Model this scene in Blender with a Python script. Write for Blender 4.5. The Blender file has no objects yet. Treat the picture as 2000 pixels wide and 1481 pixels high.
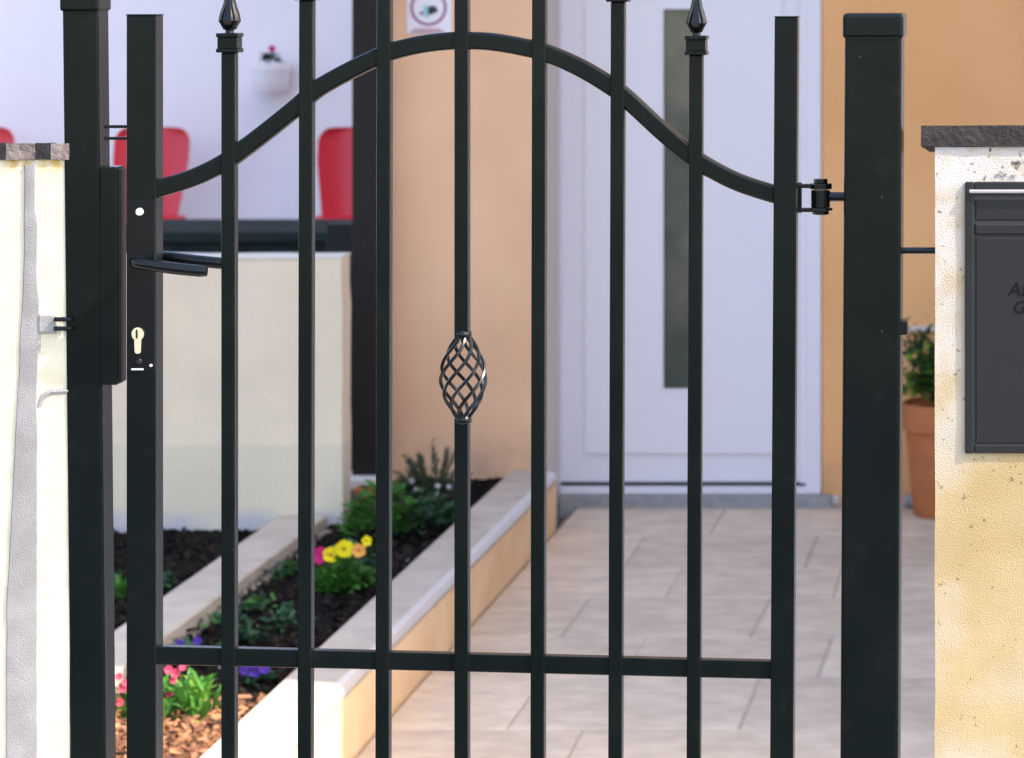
import bpy, bmesh, math, random
from mathutils import Vector, Matrix, noise
random.seed(7)
S = bpy.context.scene
COL = S.collection
R = math.radians

# ------------------------------------------------------------------ camera, sky, sun, exposure
F, VX, VY, EYE = 5850.0, 2050.0, -45.0, 1.65      # focal length in photo pixels, vanishing point, eye height
cd = bpy.data.cameras.new('camera'); cam = bpy.data.objects.new('camera', cd); COL.objects.link(cam)
cam.location = (0, 0, EYE); cam.rotation_euler = (R(90), 0, 0)
cd.sensor_width = 36; cd.lens = F / 2000 * 36
cd.shift_x = (1000 - VX) / 2000; cd.shift_y = (VY - 740.5) / 2000
cd.clip_start = .1; cd.clip_end = 2000
cd.dof.use_dof = True; cd.dof.focus_distance = 4.5; cd.dof.aperture_fstop = 9.5
S.camera = cam

SUN = Vector((-.66, .20, -.72)).normalized()      # direction the light travels
w = bpy.data.worlds.new('World'); S.world = w; w.use_nodes = True
nt = w.node_tree; bg = nt.nodes['Background']
sky = nt.nodes.new('ShaderNodeTexSky'); sky.sky_type = 'NISHITA'; sky.sun_disc = False
sky.sun_elevation = math.asin(-SUN.z); sky.sun_rotation = math.atan2(-SUN.x, -SUN.y)
nt.links.new(sky.outputs[0], bg.inputs[0]); bg.inputs[1].default_value = .15; sky.dust_density = 3.0; sky.ozone_density = .6
sl = bpy.data.lights.new('sun', 'SUN'); so = bpy.data.objects.new('sun', sl); COL.objects.link(so)
sl.energy = 2.1; sl.angle = R(.5); sl.color = (1, .91, .78)
so.rotation_euler = SUN.to_track_quat('-Z', 'Y').to_euler(); so.location = (6, -4, 12)
S.view_settings.view_transform = 'Standard'; S.view_settings.look = 'None'
S.view_settings.gamma = 1; S.view_settings.use_curve_mapping = False
S.view_settings.exposure = 2.0

# ------------------------------------------------------------------ helpers
def P(px, py, D): return Vector(((px - VX) / F * D, D, EYE - (py - VY) / F * D))
def X(px, D): return (px - VX) / F * D
def Z(py, D): return EYE - (py - VY) / F * D
def on(px, py, z):                                  # the point of the level z seen at a photo pixel
    D = F * (EYE - z) / (py - VY); return Vector((X(px, D), D, z))

def mat(name, col, rough=.6, spec=.5, metal=0, var=None, scale=8, bump=0, bscale=60, detail=6, rnd=0, island=0, transl=0, coat=0, stretch=None):
    m = bpy.data.materials.new(name); m.use_nodes = True; n = m.node_tree.nodes; l = m.node_tree.links
    b = n['Principled BSDF']; b.inputs['Roughness'].default_value = rough
    b.inputs['Specular IOR Level'].default_value = spec; b.inputs['Metallic'].default_value = metal
    if coat: b.inputs['Coat Weight'].default_value = coat; b.inputs['Coat Roughness'].default_value = .15
    tc = n.new('ShaderNodeTexCoord'); geo = n.new('ShaderNodeNewGeometry')
    vec = geo.outputs['Position']
    if stretch:
        mp = n.new('ShaderNodeMapping'); mp.inputs['Scale'].default_value = stretch; l.new(vec, mp.inputs[0]); vec = mp.outputs[0]
    c = None
    rgb = n.new('ShaderNodeRGB'); rgb.outputs[0].default_value = (*col, 1); c = rgb.outputs[0]
    if var:
        t = n.new('ShaderNodeTexNoise'); t.inputs['Scale'].default_value = scale; t.inputs['Detail'].default_value = detail
        l.new(vec, t.inputs['Vector'])
        r = n.new('ShaderNodeValToRGB'); r.color_ramp.elements[0].position = .36; r.color_ramp.elements[1].position = .66
        r.color_ramp.elements[0].color = (*var, 1); r.color_ramp.elements[1].color = (*col, 1)
        l.new(t.outputs[0], r.inputs[0]); c = r.outputs[0]
    if rnd or island:
        h = n.new('ShaderNodeHueSaturation'); mr = n.new('ShaderNodeMapRange'); a = rnd or island
        mr.inputs['To Min'].default_value = 1 - a; mr.inputs['To Max'].default_value = 1 + a
        if rnd:
            oi = n.new('ShaderNodeObjectInfo'); l.new(oi.outputs['Random'], mr.inputs[0])
        else: l.new(geo.outputs['Random Per Island'], mr.inputs[0])
        l.new(mr.outputs[0], h.inputs['Value']); l.new(c, h.inputs['Color']); c = h.outputs[0]
    l.new(c, b.inputs['Base Color'])
    if bump:
        t = n.new('ShaderNodeTexNoise'); t.inputs['Scale'].default_value = bscale; t.inputs['Detail'].default_value = 8
        l.new(vec, t.inputs['Vector'])
        bp = n.new('ShaderNodeBump'); bp.inputs['Strength'].default_value = 1; bp.inputs['Distance'].default_value = bump
        l.new(t.outputs[0], bp.inputs['Height']); l.new(bp.outputs[0], b.inputs['Normal'])
    if transl:
        out = n['Material Output']; tr = n.new('ShaderNodeBsdfTranslucent'); mx = n.new('ShaderNodeMixShader')
        mx.inputs[0].default_value = transl; l.new(c, tr.inputs[0]); l.new(b.outputs[0], mx.inputs[1]); l.new(tr.outputs[0], mx.inputs[2])
        l.new(mx.outputs[0], out.inputs[0])
    m['c'] = 1
    return m

def layer(m, col, scale, lo, hi, mask=None, detail=8, fac=1.0):
    """a further coat of dirt or wear with a shape of its own: noise between lo..hi, times a box-shaped mask (axis, from, to)"""
    n = m.node_tree.nodes; l = m.node_tree.links; b = n['Principled BSDF']
    src = b.inputs['Base Color'].links[0].from_socket
    geo = n.new('ShaderNodeNewGeometry'); t = n.new('ShaderNodeTexNoise'); t.inputs['Scale'].default_value = scale
    t.inputs['Detail'].default_value = detail; l.new(geo.outputs['Position'], t.inputs['Vector'])
    mr = n.new('ShaderNodeMapRange'); mr.inputs['From Min'].default_value = lo; mr.inputs['From Max'].default_value = hi
    mr.inputs['To Max'].default_value = fac
    l.new(t.outputs[0], mr.inputs[0]); f = mr.outputs[0]
    if mask:
        sp = n.new('ShaderNodeSeparateXYZ'); l.new(geo.outputs['Position'], sp.inputs[0])
        for ax, a0, a1 in mask:
            k = n.new('ShaderNodeMapRange'); k.inputs['From Min'].default_value = a0; k.inputs['From Max'].default_value = a1
            k.interpolation_type = 'SMOOTHSTEP'
            l.new(sp.outputs[ax], k.inputs[0]); mu = n.new('ShaderNodeMath'); mu.operation = 'MULTIPLY'
            l.new(f, mu.inputs[0]); l.new(k.outputs[0], mu.inputs[1]); f = mu.outputs[0]
    mx = n.new('ShaderNodeMix'); mx.data_type = 'RGBA'; mx.inputs['B'].default_value = (*col, 1) if False else mx.inputs['B'].default_value
    mx.inputs[7].default_value = (*col, 1); l.new(f, mx.inputs[0]); l.new(src, mx.inputs[6]); l.new(mx.outputs[2], b.inputs['Base Color'])

def link(name, me, m, parent=None, smooth=False):
    o = bpy.data.objects.new(name, me); COL.objects.link(o)
    if m: me.materials.append(m)
    if parent: o.parent = parent
    if smooth:
        for p in me.polygons: p.use_smooth = True
        me.set_sharp_from_angle(angle=R(42))
    return o
def obj(name, bm, m, parent=None, smooth=False):
    me = bpy.data.meshes.new(name); bmesh.ops.recalc_face_normals(bm, faces=bm.faces); bm.to_mesh(me); bm.free()
    o = link(name, me, m, parent, smooth)
    if parent is not None: o.matrix_parent_inverse = Matrix.Translation(parent.matrix_world_loc).inverted() if hasattr(parent, 'matrix_world_loc') else Matrix.Translation(-wloc(parent))
    return o
def wloc(o):
    v = Vector(o.location)
    return v
def tag(o, label, cat, group=None, kind=None):
    if label: o['label'] = label
    if cat: o['category'] = cat
    if group: o['group'] = group
    if kind: o['kind'] = kind
    return o
def thing(name, label, cat, loc=(0, 0, 0), group=None):
    o = bpy.data.objects.new(name, None); COL.objects.link(o); o.location = loc; o.empty_display_size = .1
    return tag(o, label, cat, group)
def struct(o): o['kind'] = 'structure'; return o

def hexa(bm, v8):                                   # eight corners: bottom 4 then top 4
    vs = [bm.verts.new(v) for v in v8]
    fs = [bm.faces.new([vs[i] for i in q]) for q in ((0, 3, 2, 1), (4, 5, 6, 7), (0, 1, 5, 4), (1, 2, 6, 5), (2, 3, 7, 6), (3, 0, 4, 7))]
    return vs, fs
def box(bm, x0, x1, y0, y1, z0, z1, bev=0, seg=2):
    vs, fs = hexa(bm, [(x0, y0, z0), (x1, y0, z0), (x1, y1, z0), (x0, y1, z0), (x0, y0, z1), (x1, y0, z1), (x1, y1, z1), (x0, y1, z1)])
    if bev:
        es = list({e for f in fs for e in f.edges})
        bmesh.ops.bevel(bm, geom=es, offset=bev, segments=seg, affect='EDGES', profile=.5)
def lean(bm, b0, b1, t0, t1, y0, y1, z0, z1, bev=0, zb1=None, zt1=None):
    """upright bar whose foot spans b0..b1 and head t0..t1; zb1/zt1 give other end heights at the right"""
    zb1 = z0 if zb1 is None else zb1; zt1 = z1 if zt1 is None else zt1
    vs, fs = hexa(bm, [(b0, y0, z0), (b1, y0, zb1), (b1, y1, zb1), (b0, y1, z0), (t0, y0, z1), (t1, y0, zt1), (t1, y1, zt1), (t0, y1, z1)])
    if bev:
        es = list({e for f in fs for e in f.edges})
        bmesh.ops.bevel(bm, geom=es, offset=bev, segments=2, affect='EDGES', profile=.5)
def bx(name, m, parent, *a, **k):
    bm = bmesh.new(); box(bm, *a, **k); return obj(name, bm, m, parent)
def tube(bm, pts, r, seg=8, closed_ends=True, taper=None):
    rings = []
    pts = [Vector(p) for p in pts]
    prev = None
    for i, p in enumerate(pts):
        t = (pts[min(i + 1, len(pts) - 1)] - pts[max(i - 1, 0)]).normalized()
        up = prev if prev else (Vector((0, 0, 1)) if abs(t.z) < .9 else Vector((1, 0, 0)))
        a = (up - t * up.dot(t)).normalized(); prev = a; b = t.cross(a)
        rr = r[i] if isinstance(r, (list, tuple)) else r
        rings.append([bm.verts.new(p + (a * math.cos(2 * math.pi * k / seg) + b * math.sin(2 * math.pi * k / seg)) * rr) for k in range(seg)])
    for i in range(len(rings) - 1):
        for k in range(seg):
            bm.faces.new((rings[i][k], rings[i][(k + 1) % seg], rings[i + 1][(k + 1) % seg], rings[i + 1][k]))
    if closed_ends: bm.faces.new(rings[0][::-1]); bm.faces.new(rings[-1])
def lathe(bm, c, prof, seg=20, rot=0, sq=1):
    rings = []
    for r, z in prof:
        rings.append([bm.verts.new((c[0] + r * math.cos(2 * math.pi * k / seg + rot), c[1] + sq * r * math.sin(2 * math.pi * k / seg + rot), c[2] + z)) for k in range(seg)])
    for i in range(len(rings) - 1):
        for k in range(seg):
            bm.faces.new((rings[i][k], rings[i][(k + 1) % seg], rings[i + 1][(k + 1) % seg], rings[i + 1][k]))
    bm.faces.new(rings[0][::-1]); bm.faces.new(rings[-1])
def rough_box(bm, x0, x1, y0, y1, z0, z1, step, amp, fine, seed=0):
    """hand-plastered block: a divided box whose faces wander a little"""
    def n_(a, b): return max(1, int(round((b - a) / step)))
    nx, ny, nz = n_(x0, x1), n_(y0, y1), n_(z0, z1); cache = {}
    def v(i, j, k):
        if (i, j, k) not in cache:
            p = Vector((x0 + (x1 - x0) * i / nx, y0 + (y1 - y0) * j / ny, z0 + (z1 - z0) * k / nz))
            q = p * fine + Vector((seed, seed * 2, 0))
            d = Vector((noise.noise(q), noise.noise(q + Vector((9, 3, 5))), noise.noise(q + Vector((2, 8, 1))))) * amp
            cache[(i, j, k)] = bm.verts.new(p + d)
        return cache[(i, j, k)]
    for i in range(nx):
        for j in range(ny):
            bm.faces.new((v(i, j, 0), v(i, j + 1, 0), v(i + 1, j + 1, 0), v(i + 1, j, 0)))
            bm.faces.new((v(i, j, nz), v(i + 1, j, nz), v(i + 1, j + 1, nz), v(i, j + 1, nz)))
    for i in range(nx):
        for k in range(nz):
            bm.faces.new((v(i, 0, k), v(i + 1, 0, k), v(i + 1, 0, k + 1), v(i, 0, k + 1)))
            bm.faces.new((v(i, ny, k), v(i, ny, k + 1), v(i + 1, ny, k + 1), v(i + 1, ny, k)))
    for j in range(ny):
        for k in range(nz):
            bm.faces.new((v(0, j, k), v(0, j, k + 1), v(0, j + 1, k + 1), v(0, j + 1, k)))
            bm.faces.new((v(nx, j, k), v(nx, j + 1, k), v(nx, j + 1, k + 1), v(nx, j, k + 1)))

# ------------------------------------------------------------------ materials
M = {}
M['paint'] = mat('black_green_paint', (.0024, .0046, .0047), .22, .22, var=(.0040, .0064, .0062), scale=9, bump=.00006, bscale=90)
M['paint2'] = mat('black_paint_gloss', (.0028, .0040, .0048), .24, .35)
M['cream'] = mat('cream_render', (.70, .65, .50), .9, .2, var=(.62, .57, .42), scale=18, bump=.0011, bscale=420)
M['greyrelief'] = mat('grey_relief', (.33, .315, .31), .9, .2, var=(.27, .255, .25), scale=25, bump=.0009, bscale=420)
M['tan'] = mat('yellow_render', (.44, .335, .185), .92, .2, var=(.37, .27, .13), scale=7, bump=.0011, bscale=420)
M['capstone'] = mat('grey_cap', (.040, .034, .032), .85, .3, var=(.022, .020, .020), scale=30, bump=.003, bscale=120)
M['captile'] = mat('pink_grey_cap', (.27, .215, .195), .85, .3, var=(.12, .095, .09), scale=40, bump=.003, bscale=140)
M['capdark'] = mat('black_stained_cap', (.022, .020, .022), .85, .3, var=(.025, .025, .025), scale=30, bump=.003, bscale=140)
M['box'] = mat('mailbox_grey', (.013, .013, .0135), .45, .35, bump=.0001, bscale=500)
M['ink'] = mat('engraved', (.0030, .0050, .0046), .6, .15)
M['glint'] = mat('painted_glint', (.34, .31, .33), .4, .5)  # pale colour stands in for a sun highlight
M['peach'] = mat('peach_render', (.88, .525, .315), .9, .2, var=(.80, .465, .27), scale=2.2, bump=.0015, bscale=120)
M['orange'] = mat('orange_render', (.90, .475, .205), .9, .2, var=(.83, .42, .17), scale=2.2, bump=.0015, bscale=120)
M['reveal'] = mat('pale_reveal', (.66, .60, .54), .85, .2)
M['white'] = mat('white_upvc', (.80, .755, .785), .32, .5, var=(.785, .74, .77), scale=2)
M['wall'] = mat('shade_wing_render', (.82, .775, .83), .9, .2, var=(.79, .745, .80), scale=2, bump=.001, bscale=100)
M['glass'] = mat('dark_glass', (.17, .16, .11), .22, .5, var=(.04, .06, .05), scale=2.4)  # garden reflection put into the colour as olive mottling
M['gap'] = mat('rubber_seal', (.02, .02, .025), .7)
M['step'] = mat('grey_stone_step', (.36, .35, .34), .75, .3, var=(.28, .27, .26), scale=20, bump=.001, bscale=90)
M['brown'] = mat('dark_brown_timber', (.016, .010, .007), .6, .3, var=(.009, .006, .005), scale=14, stretch=(30, 30, 1), bump=.001, bscale=80)
M['darkpanel'] = mat('dark_green_grey', (.012, .0155, .0155), .5, .3, var=(.007, .009, .010), scale=5)
M['table'] = mat('dark_table', (.026, .036, .035), .95, .1, var=(.018, .024, .024), scale=8)
M['red'] = mat('red_plastic', (.56, .013, .032), .38, .5)
M['beige'] = mat('beige_render', (.80, .655, .48), .92, .2, var=(.73, .595, .44), scale=4, bump=.0025, bscale=90)
M['planter'] = mat('planter_render', (.86, .59, .35), .9, .2, var=(.76, .50, .27), scale=5, bump=.002, bscale=100)
M['coping'] = mat('coping_stone', (.51, .43, .35), .6, .35, var=(.42, .35, .285), scale=9, bump=.001, bscale=120, rnd=.04)
M['glaze'] = mat('coping_nosing', (.60, .55, .52), .25, .6, coat=.4)
M['paver'] = mat('stone_paver', (.71, .565, .42), .66, .3, var=(.57, .445, .325), scale=9, bump=.0012, bscale=45, rnd=.09, stretch=(1, 1.4, 1))
M['joint'] = mat('joint_mortar', (.50, .42, .35), .9, .2, var=(.42, .34, .28), scale=30)
M['soil'] = mat('dark_soil', (.011, .008, .006), .95, .1, var=(.005, .004, .004), scale=40, bump=.01, bscale=70)
M['crumb'] = mat('soil_crumbs', (.016, .012, .009), .95, .1, island=.8)
M['perlite'] = mat('pale_gravel', (.45, .42, .40), .8, .2, island=.5)
M['mulch'] = mat('bark_mulch', (.26, .12, .06), .8, .2, island=.75)
M['street'] = mat('pavement_concrete', (.42, .40, .37), .85, .3, var=(.34, .32, .30), scale=3, bump=.002, bscale=80)
M['asphalt'] = mat('asphalt', (.05, .05, .05), .9, .2, var=(.04, .04, .04), scale=40, bump=.003, bscale=200)
M['ground'] = mat('bare_ground', (.20, .18, .14), .95, .1, var=(.14, .13, .09), scale=.6)
M['leaf'] = mat('leaf_green', (.055, .17, .025), .5, .3, island=.45, transl=.3)
M['leafdark'] = mat('leaf_dark_green', (.022, .075, .028), .5, .3, island=.45, transl=.2)
M['leafgrey'] = mat('leaf_grey_green', (.065, .085, .05), .6, .3, island=.45, transl=.2)
M['leaflime'] = mat('leaf_lime', (.16, .30, .03), .5, .3, island=.35, transl=.35)
M['rust'] = mat('leaf_rust', (.14, .035, .02), .6, .2, island=.4, transl=.2)
M['stem'] = mat('stem', (.06, .07, .03), .7)
M['yellow'] = mat('yellow_petal', (.80, .66, .01), .6, .2, island=.12, transl=.3)
M['apricot'] = mat('apricot_petal', (.80, .38, .08), .6, .2, island=.12, transl=.3)
M['magenta'] = mat('magenta_petal', (.50, .012, .14), .6, .2, island=.15, transl=.3)
M['pink'] = mat('coral_pink_petal', (.62, .07, .13), .6, .2, island=.25, transl=.3)
M['violet'] = mat('violet_petal', (.085, .03, .30), .6, .2, island=.2, transl=.3)
M['eye'] = mat('flower_eye', (.10, .03, .01), .7)
M['terra'] = mat('terracotta', (.50, .17, .065), .8, .25, var=(.43, .14, .05), scale=10, bump=.001, bscale=80)
M['brass'] = mat('ivory_brass', (.70, .62, .40), .4, .5)
M['steel'] = mat('bright_steel', (.75, .75, .74), .35, .5)
M['rock'] = mat('grey_rock', (.40, .39, .38), .85, .2, var=(.25, .24, .23), scale=25, bump=.004, bscale=50)
M['edging'] = mat('edging_stone', (.17, .14, .11), .9, .2, island=.5)
M['plate'] = mat('sign_white', (.80, .74, .75), .35, .5)
M['ring'] = mat('sign_ring', (.36, .12, .22), .4)
M['teal'] = mat('sign_teal', (.30, .58, .56), .4)
M['black'] = mat('sign_black', (.015, .02, .022), .4)
M['pinkbar'] = mat('sign_pink', (.66, .34, .40), .4)
M['mauve'] = mat('sign_mauve', (.32, .14, .20), .4)
# wear with its own shape on the two gate pillars
DG = 4.5
g1 = M['tan']
layer(g1, (.50, .45, .41), 14, .30, .55, mask=[('X', X(1925, DG), X(1850, DG)), ('Z', Z(1020, DG), Z(760, DG))])
layer(g1, (.55, .53, .54), 20, .30, .5, mask=[('Z', Z(390, DG), Z(345, DG))])
layer(g1, (.46, .40, .31), 5, .48, .62, fac=.75)
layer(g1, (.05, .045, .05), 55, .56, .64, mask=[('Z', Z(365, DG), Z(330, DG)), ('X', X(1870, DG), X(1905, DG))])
layer(g1, (.12, .10, .06), 95, .66, .72, fac=.8)
layer(M['paint'], (.010, .012, .0115), 26, .58, .80, fac=.5)
layer(M['cream'], (.50, .30, .06), 60, .40, .6, mask=[('Z', Z(345, DG), Z(314, DG))])
layer(M['cream'], (.70, .62, .40), 30, .58, .75, fac=.5)
layer(M['peach'], (.50, .33, .21), 7, .35, .65, mask=[('Z', Z(790, 11.7), Z(940, 11.7))], fac=.7)
layer(M['orange'], (.55, .30, .14), 7, .35, .65, mask=[('Z', Z(850, 12.2), Z(975, 12.2))], fac=.7)
layer(M['beige'], (.60, .54, .41), 3, .0, .2, mask=[('Z', Z(868, 10.6), Z(880, 10.6))], fac=.5)
layer(M['beige'], (.44, .43, .47), 9, .32, .62, mask=[('Z', Z(990, 10.6), Z(1020, 10.6))])

# ------------------------------------------------------------------ setting
CY0, TOP = EYE - 2.14, EYE - 1.91                   # courtyard level, planter top
SOIL = TOP - .05
bm = bmesh.new(); box(bm, -900, 900, -900, 900, CY0 - .4, CY0 - .25); struct(obj('ground', bm, M['ground']))
bm = bmesh.new(); box(bm, -14, 14, 3.7, 4.9, -.25, 0, .01); struct(obj('pavement', bm, M['street']))
bm = bmesh.new(); box(bm, -40, 40, -9, 3.698, -.4, -.12); struct(obj('road', bm, M['asphalt']))
bm = bmesh.new(); box(bm, -1.905, 3.2, 4.9, 12.4, CY0 - .2, CY0 - .0035)
court = struct(obj('courtyard_floor', bm, M['joint']))
def tile_mesh(wx, wy, seed):
    bm = bmesh.new(); random.seed(seed)
    pts = []
    e = .010
    for (sx, sy, n) in ((-1, -1, 0), (1, -1, 1), (1, 1, 2), (-1, 1, 3)):
        pts.append((sx * wx / 2 + random.uniform(-e, e) * .5, sy * wy / 2 + random.uniform(-e, e) * .5))
    out = []
    for i in range(4):
        a, b = pts[i], pts[(i + 1) % 4]
        for k in range(4):
            t = k / 4; j = 0 if k == 0 else random.uniform(-.003, .003)
            out.append((a[0] + (b[0] - a[0]) * t + j, a[1] + (b[1] - a[1]) * t + j))
    lo = [bm.verts.new((x, y, -.02)) for x, y in out]; mi = [bm.verts.new((x, y, -.003)) for x, y in out]
    hi = [bm.verts.new((x * .985, y * .985, 0)) for x, y in out]
    n = len(out)
    for a, b in ((lo, mi), (mi, hi)):
        for i in range(n): bm.faces.new((a[i], a[(i + 1) % n], b[(i + 1) % n], b[i]))
    bm.faces.new(hi)
    me = bpy.data.meshes.new('paver'); bmesh.ops.recalc_face_normals(bm, faces=bm.faces); bm.to_mesh(me); bm.free(); me.materials.append(M['paver'])
    return me
shapes = {}
row, y = 0, 7.4
random.seed(3)
while y < 12.3:
    wy = (.60, .52, .64, .56)[row % 4]; wx = (.62, .58, .66, .60)[row % 4]
    key = row % 4
    if key not in shapes: shapes[key] = [tile_mesh(wx - .007, wy - .007, 11 * key + s) for s in range(3)]
    x = -1.905 + (0 if row % 2 else -.3) + wx / 2
    while x < 1.0:
        if x - wx / 2 > -1.93 and y + wy < 12.2:
            o = bpy.data.objects.new('paver', random.choice(shapes[key])); COL.objects.link(o); o.parent = court
            o.location = (x, y + wy / 2, CY0 + random.uniform(-.0015, .0015)); o.rotation_euler = (random.uniform(-.002, .002), random.uniform(-.002, .002), random.choice((0, math.pi)))
        elif y + wy < 12.2:                        # cut pieces along the planter wall
            x0, x1 = -1.903, x + wx / 2 - .0035
            if x1 - x0 > .08:
                bm = bmesh.new(); box(bm, x0, x1, y + .0035, y + wy - .0035, CY0 - .02, CY0, .003); obj('paver', bm, M['paver'], court)
        x += wx
    y += wy; row += 1

# planter walls with coping slabs
def planter_wall(x0, x1, y0, y1, label, nosing):
    t = thing('planter_wall', label, 'planter wall', ((x0 + x1) / 2, y0, CY0))
    bm = bmesh.new(); box(bm, x0 + (.004 if nosing else .012), x1 - .004, y0 + .01, y1, CY0 - .1, TOP - .045)
    obj('wall_body', bm, M['planter'], t)
    n = int((y1 - y0) / .62); L = (y1 - y0) / n
    for i in range(n):
        a, b = y0 + i * L + .0015, y0 + (i + 1) * L - .0015
        bm = bmesh.new()
        if nosing:                                  # outer arris chamfered to a broad nosing
            pr = [(x0, TOP - .044), (x1, TOP - .044), (x1 + .002, TOP - .030), (x1 - .006, TOP - .010), (x1 - .022, TOP - .001), (x1 - .03, TOP), (x0 + .004, TOP), (x0, TOP - .004)]
        else:
            pr = [(x0, TOP - .044), (x1, TOP - .044), (x1, TOP - .005), (x1 - .005, TOP), (x0 + .005, TOP), (x0, TOP - .005)]
        va = [bm.verts.new((p[0], a, p[1])) for p in pr]; vb = [bm.verts.new((p[0], b, p[1])) for p in pr]; k = len(pr)
        for j in range(k): bm.faces.new((va[j], va[(j + 1) % k], vb[(j + 1) % k], vb[j]))
        bm.faces.new(va[::-1]); bm.faces.new(vb)
        o = obj('coping_slab', bm, M['coping'], t)
        if nosing:
            o.data.materials.append(M['glaze'])
            for p in o.data.polygons:
                if p.normal.x > .2 and p.normal.z > .05: p.material_index = 1
    return t
planter_wall(-2.083, -1.908, 6.4, 11.60, 'long planter wall of pale coping slabs along the paved path, nearer the door', True)
planter_wall(-2.735, -2.564, 6.4, 10.62, 'planter wall of grey coping slabs running up to the beige garden wall', False)

def soil_bed(name, x0, x1, y0, y1, z, seed):
    bm = bmesh.new(); nx, ny = int((x1 - x0) / .025), int((y1 - y0) / .025); g = []
    for j in range(ny + 1):
        r = []
        for i in range(nx + 1):
            x, y = x0 + (x1 - x0) * i / nx, y0 + (y1 - y0) * j / ny
            h = .018 * noise.noise((x * 5 + seed, y * 5, 0)) + .014 * noise.noise((x * 22, y * 22, seed)) + .008 * noise.noise((x * 60, y * 60, seed))
            r.append(bm.verts.new((x, y, z + h)))
        g.append(r)
    for j in range(ny):
        for i in range(nx): bm.faces.new((g[j][i], g[j][i + 1], g[j + 1][i + 1], g[j + 1][i]))
    return struct(obj(name, bm, M['soil']))
soil_bed('garden_soil', -2.566, -2.079, 6.4, 11.66, SOIL, 1)
soil_bed('garden_soil', -6.5, -2.73, 6.4, 10.66, SOIL - .005, 5)
bm = bmesh.new(); random.seed(5)
def crumbs(bm, n, x0, x1, y0, y1, z, smin, smax):
    for _ in range(n):
        s = random.uniform(smin, smax); c = Vector((random.uniform(x0, x1), random.uniform(y0, y1), z + random.uniform(0, .012)))
        m4 = Matrix.Translation(c) @ Matrix.Rotation(random.uniform(0, 6), 4, Vector((random.random(), random.random(), random.random() + .1)).normalized()) @ Matrix.Diagonal((s, s * random.uniform(.6, 1), s * random.uniform(.5, .9), 1))
        bmesh.ops.create_icosphere(bm, subdivisions=1, radius=1, matrix=m4)
crumbs(bm, 2200, -2.56, -2.09, 7.3, 11.6, SOIL, .006, .018); crumbs(bm, 900, -3.5, -2.74, 8.0, 10.6, SOIL, .006, .018)
tag(obj('soil_clods', bm, M['crumb']), 'dark crumbly soil clods across the planter beds', 'soil', kind='stuff')
bm = bmesh.new(); crumbs(bm, 34, -2.55, -2.09, 8.3, 10.4, SOIL + .004, .003, .006)
tag(obj('pale_gravel', bm, M['perlite']), 'scattered pale grit on the dark planter soil', 'gravel', kind='stuff')
bm = bmesh.new(); crumbs(bm, 120, -2.558, -2.53, 7.9, 10.6, SOIL + .002, .010, .020)
tag(obj('stone_edging', bm, M['edging']), 'small rough brown stones packed along the foot of the left planter wall', 'stones', kind='stuff')
bm = bmesh.new()
for _ in range(1500):                               # bark chips in the sunlit corner
    x, y = random.uniform(-2.56, -2.09), random.triangular(7.2, 8.06, 7.5)
    L, W = random.uniform(.010, .026), random.uniform(.004, .009)
    m4 = Matrix.Translation((x, y, SOIL + .022 + random.uniform(-.004, .016))) @ Matrix.Rotation(random.uniform(0, 6.3), 4, 'Z') @ Matrix.Rotation(random.uniform(-.7, .7), 4, 'X') @ Matrix.Rotation(random.uniform(-.6, .6), 4, 'Y')
    q = [m4 @ Vector(p) for p in ((-L, -W, 0), (L, -W * .7, 0), (L * .9, W, .002), (-L * .8, W * .9, .003))]
    q2 = [p + Vector((0, 0, -.003)) for p in q]
    hexa(bm, q2 + q)
tag(obj('bark_mulch', bm, M['mulch']), 'reddish brown bark chips at the sunny near end of the bed', 'mulch', kind='stuff')

# house: porch wall, door wall, unseen shading wing
DP, DD = 11.7, 12.16
house = thing('house', 'peach and orange rendered house with a white front door', 'house', (-1.0, 12.2, CY0))
HT = EYE + 4.6
bx('wall', M['peach'], house, -2.62, -1.998, DP, 12.9, CY0 - .1, HT)
bx('reveal', M['reveal'], house, -1.998, -1.990, DP + .02, DD + .03, CY0 - .1, EYE + .9)
bx('wall', M['orange'], house, X(1605, DD), 1.2, DD, 12.9, CY0 - .1, HT)
bx('lintel', M['orange'], house, -1.996, X(1605, DD) - .002, DD + .004, 12.9, EYE + .45, HT)
bx('ledge', M['reveal'], house, X(1772, DD), .6, DD - .03, DD + .01, Z(646, DD), Z(637, DD), bev=.004)
WX = .6
wy0 = 8.09 + (-1.91 - WX) * (.20 / .66)
bx('shade_wing', M['wall'], house, WX, 4.5, wy0, 18.5, CY0 - .2, EYE + 7.4)  # unseen wing added to shade the courtyard, pale for bounce light
bx('roof', M['terra'], house, WX - .02, 4.8, wy0 - .02, 18.8, EYE + 7.4, EYE + 7.6)  # top of the added shading wing
bx('roof', M['terra'], house, -2.7, WX - .03, DP - .25, 13.2, HT, HT + .2)
bx('skirting', M['reveal'], house, X(1608, DD), X(1640, DD), DD - .015, DD + .01, CY0, CY0 + .035, bev=.003)
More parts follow.
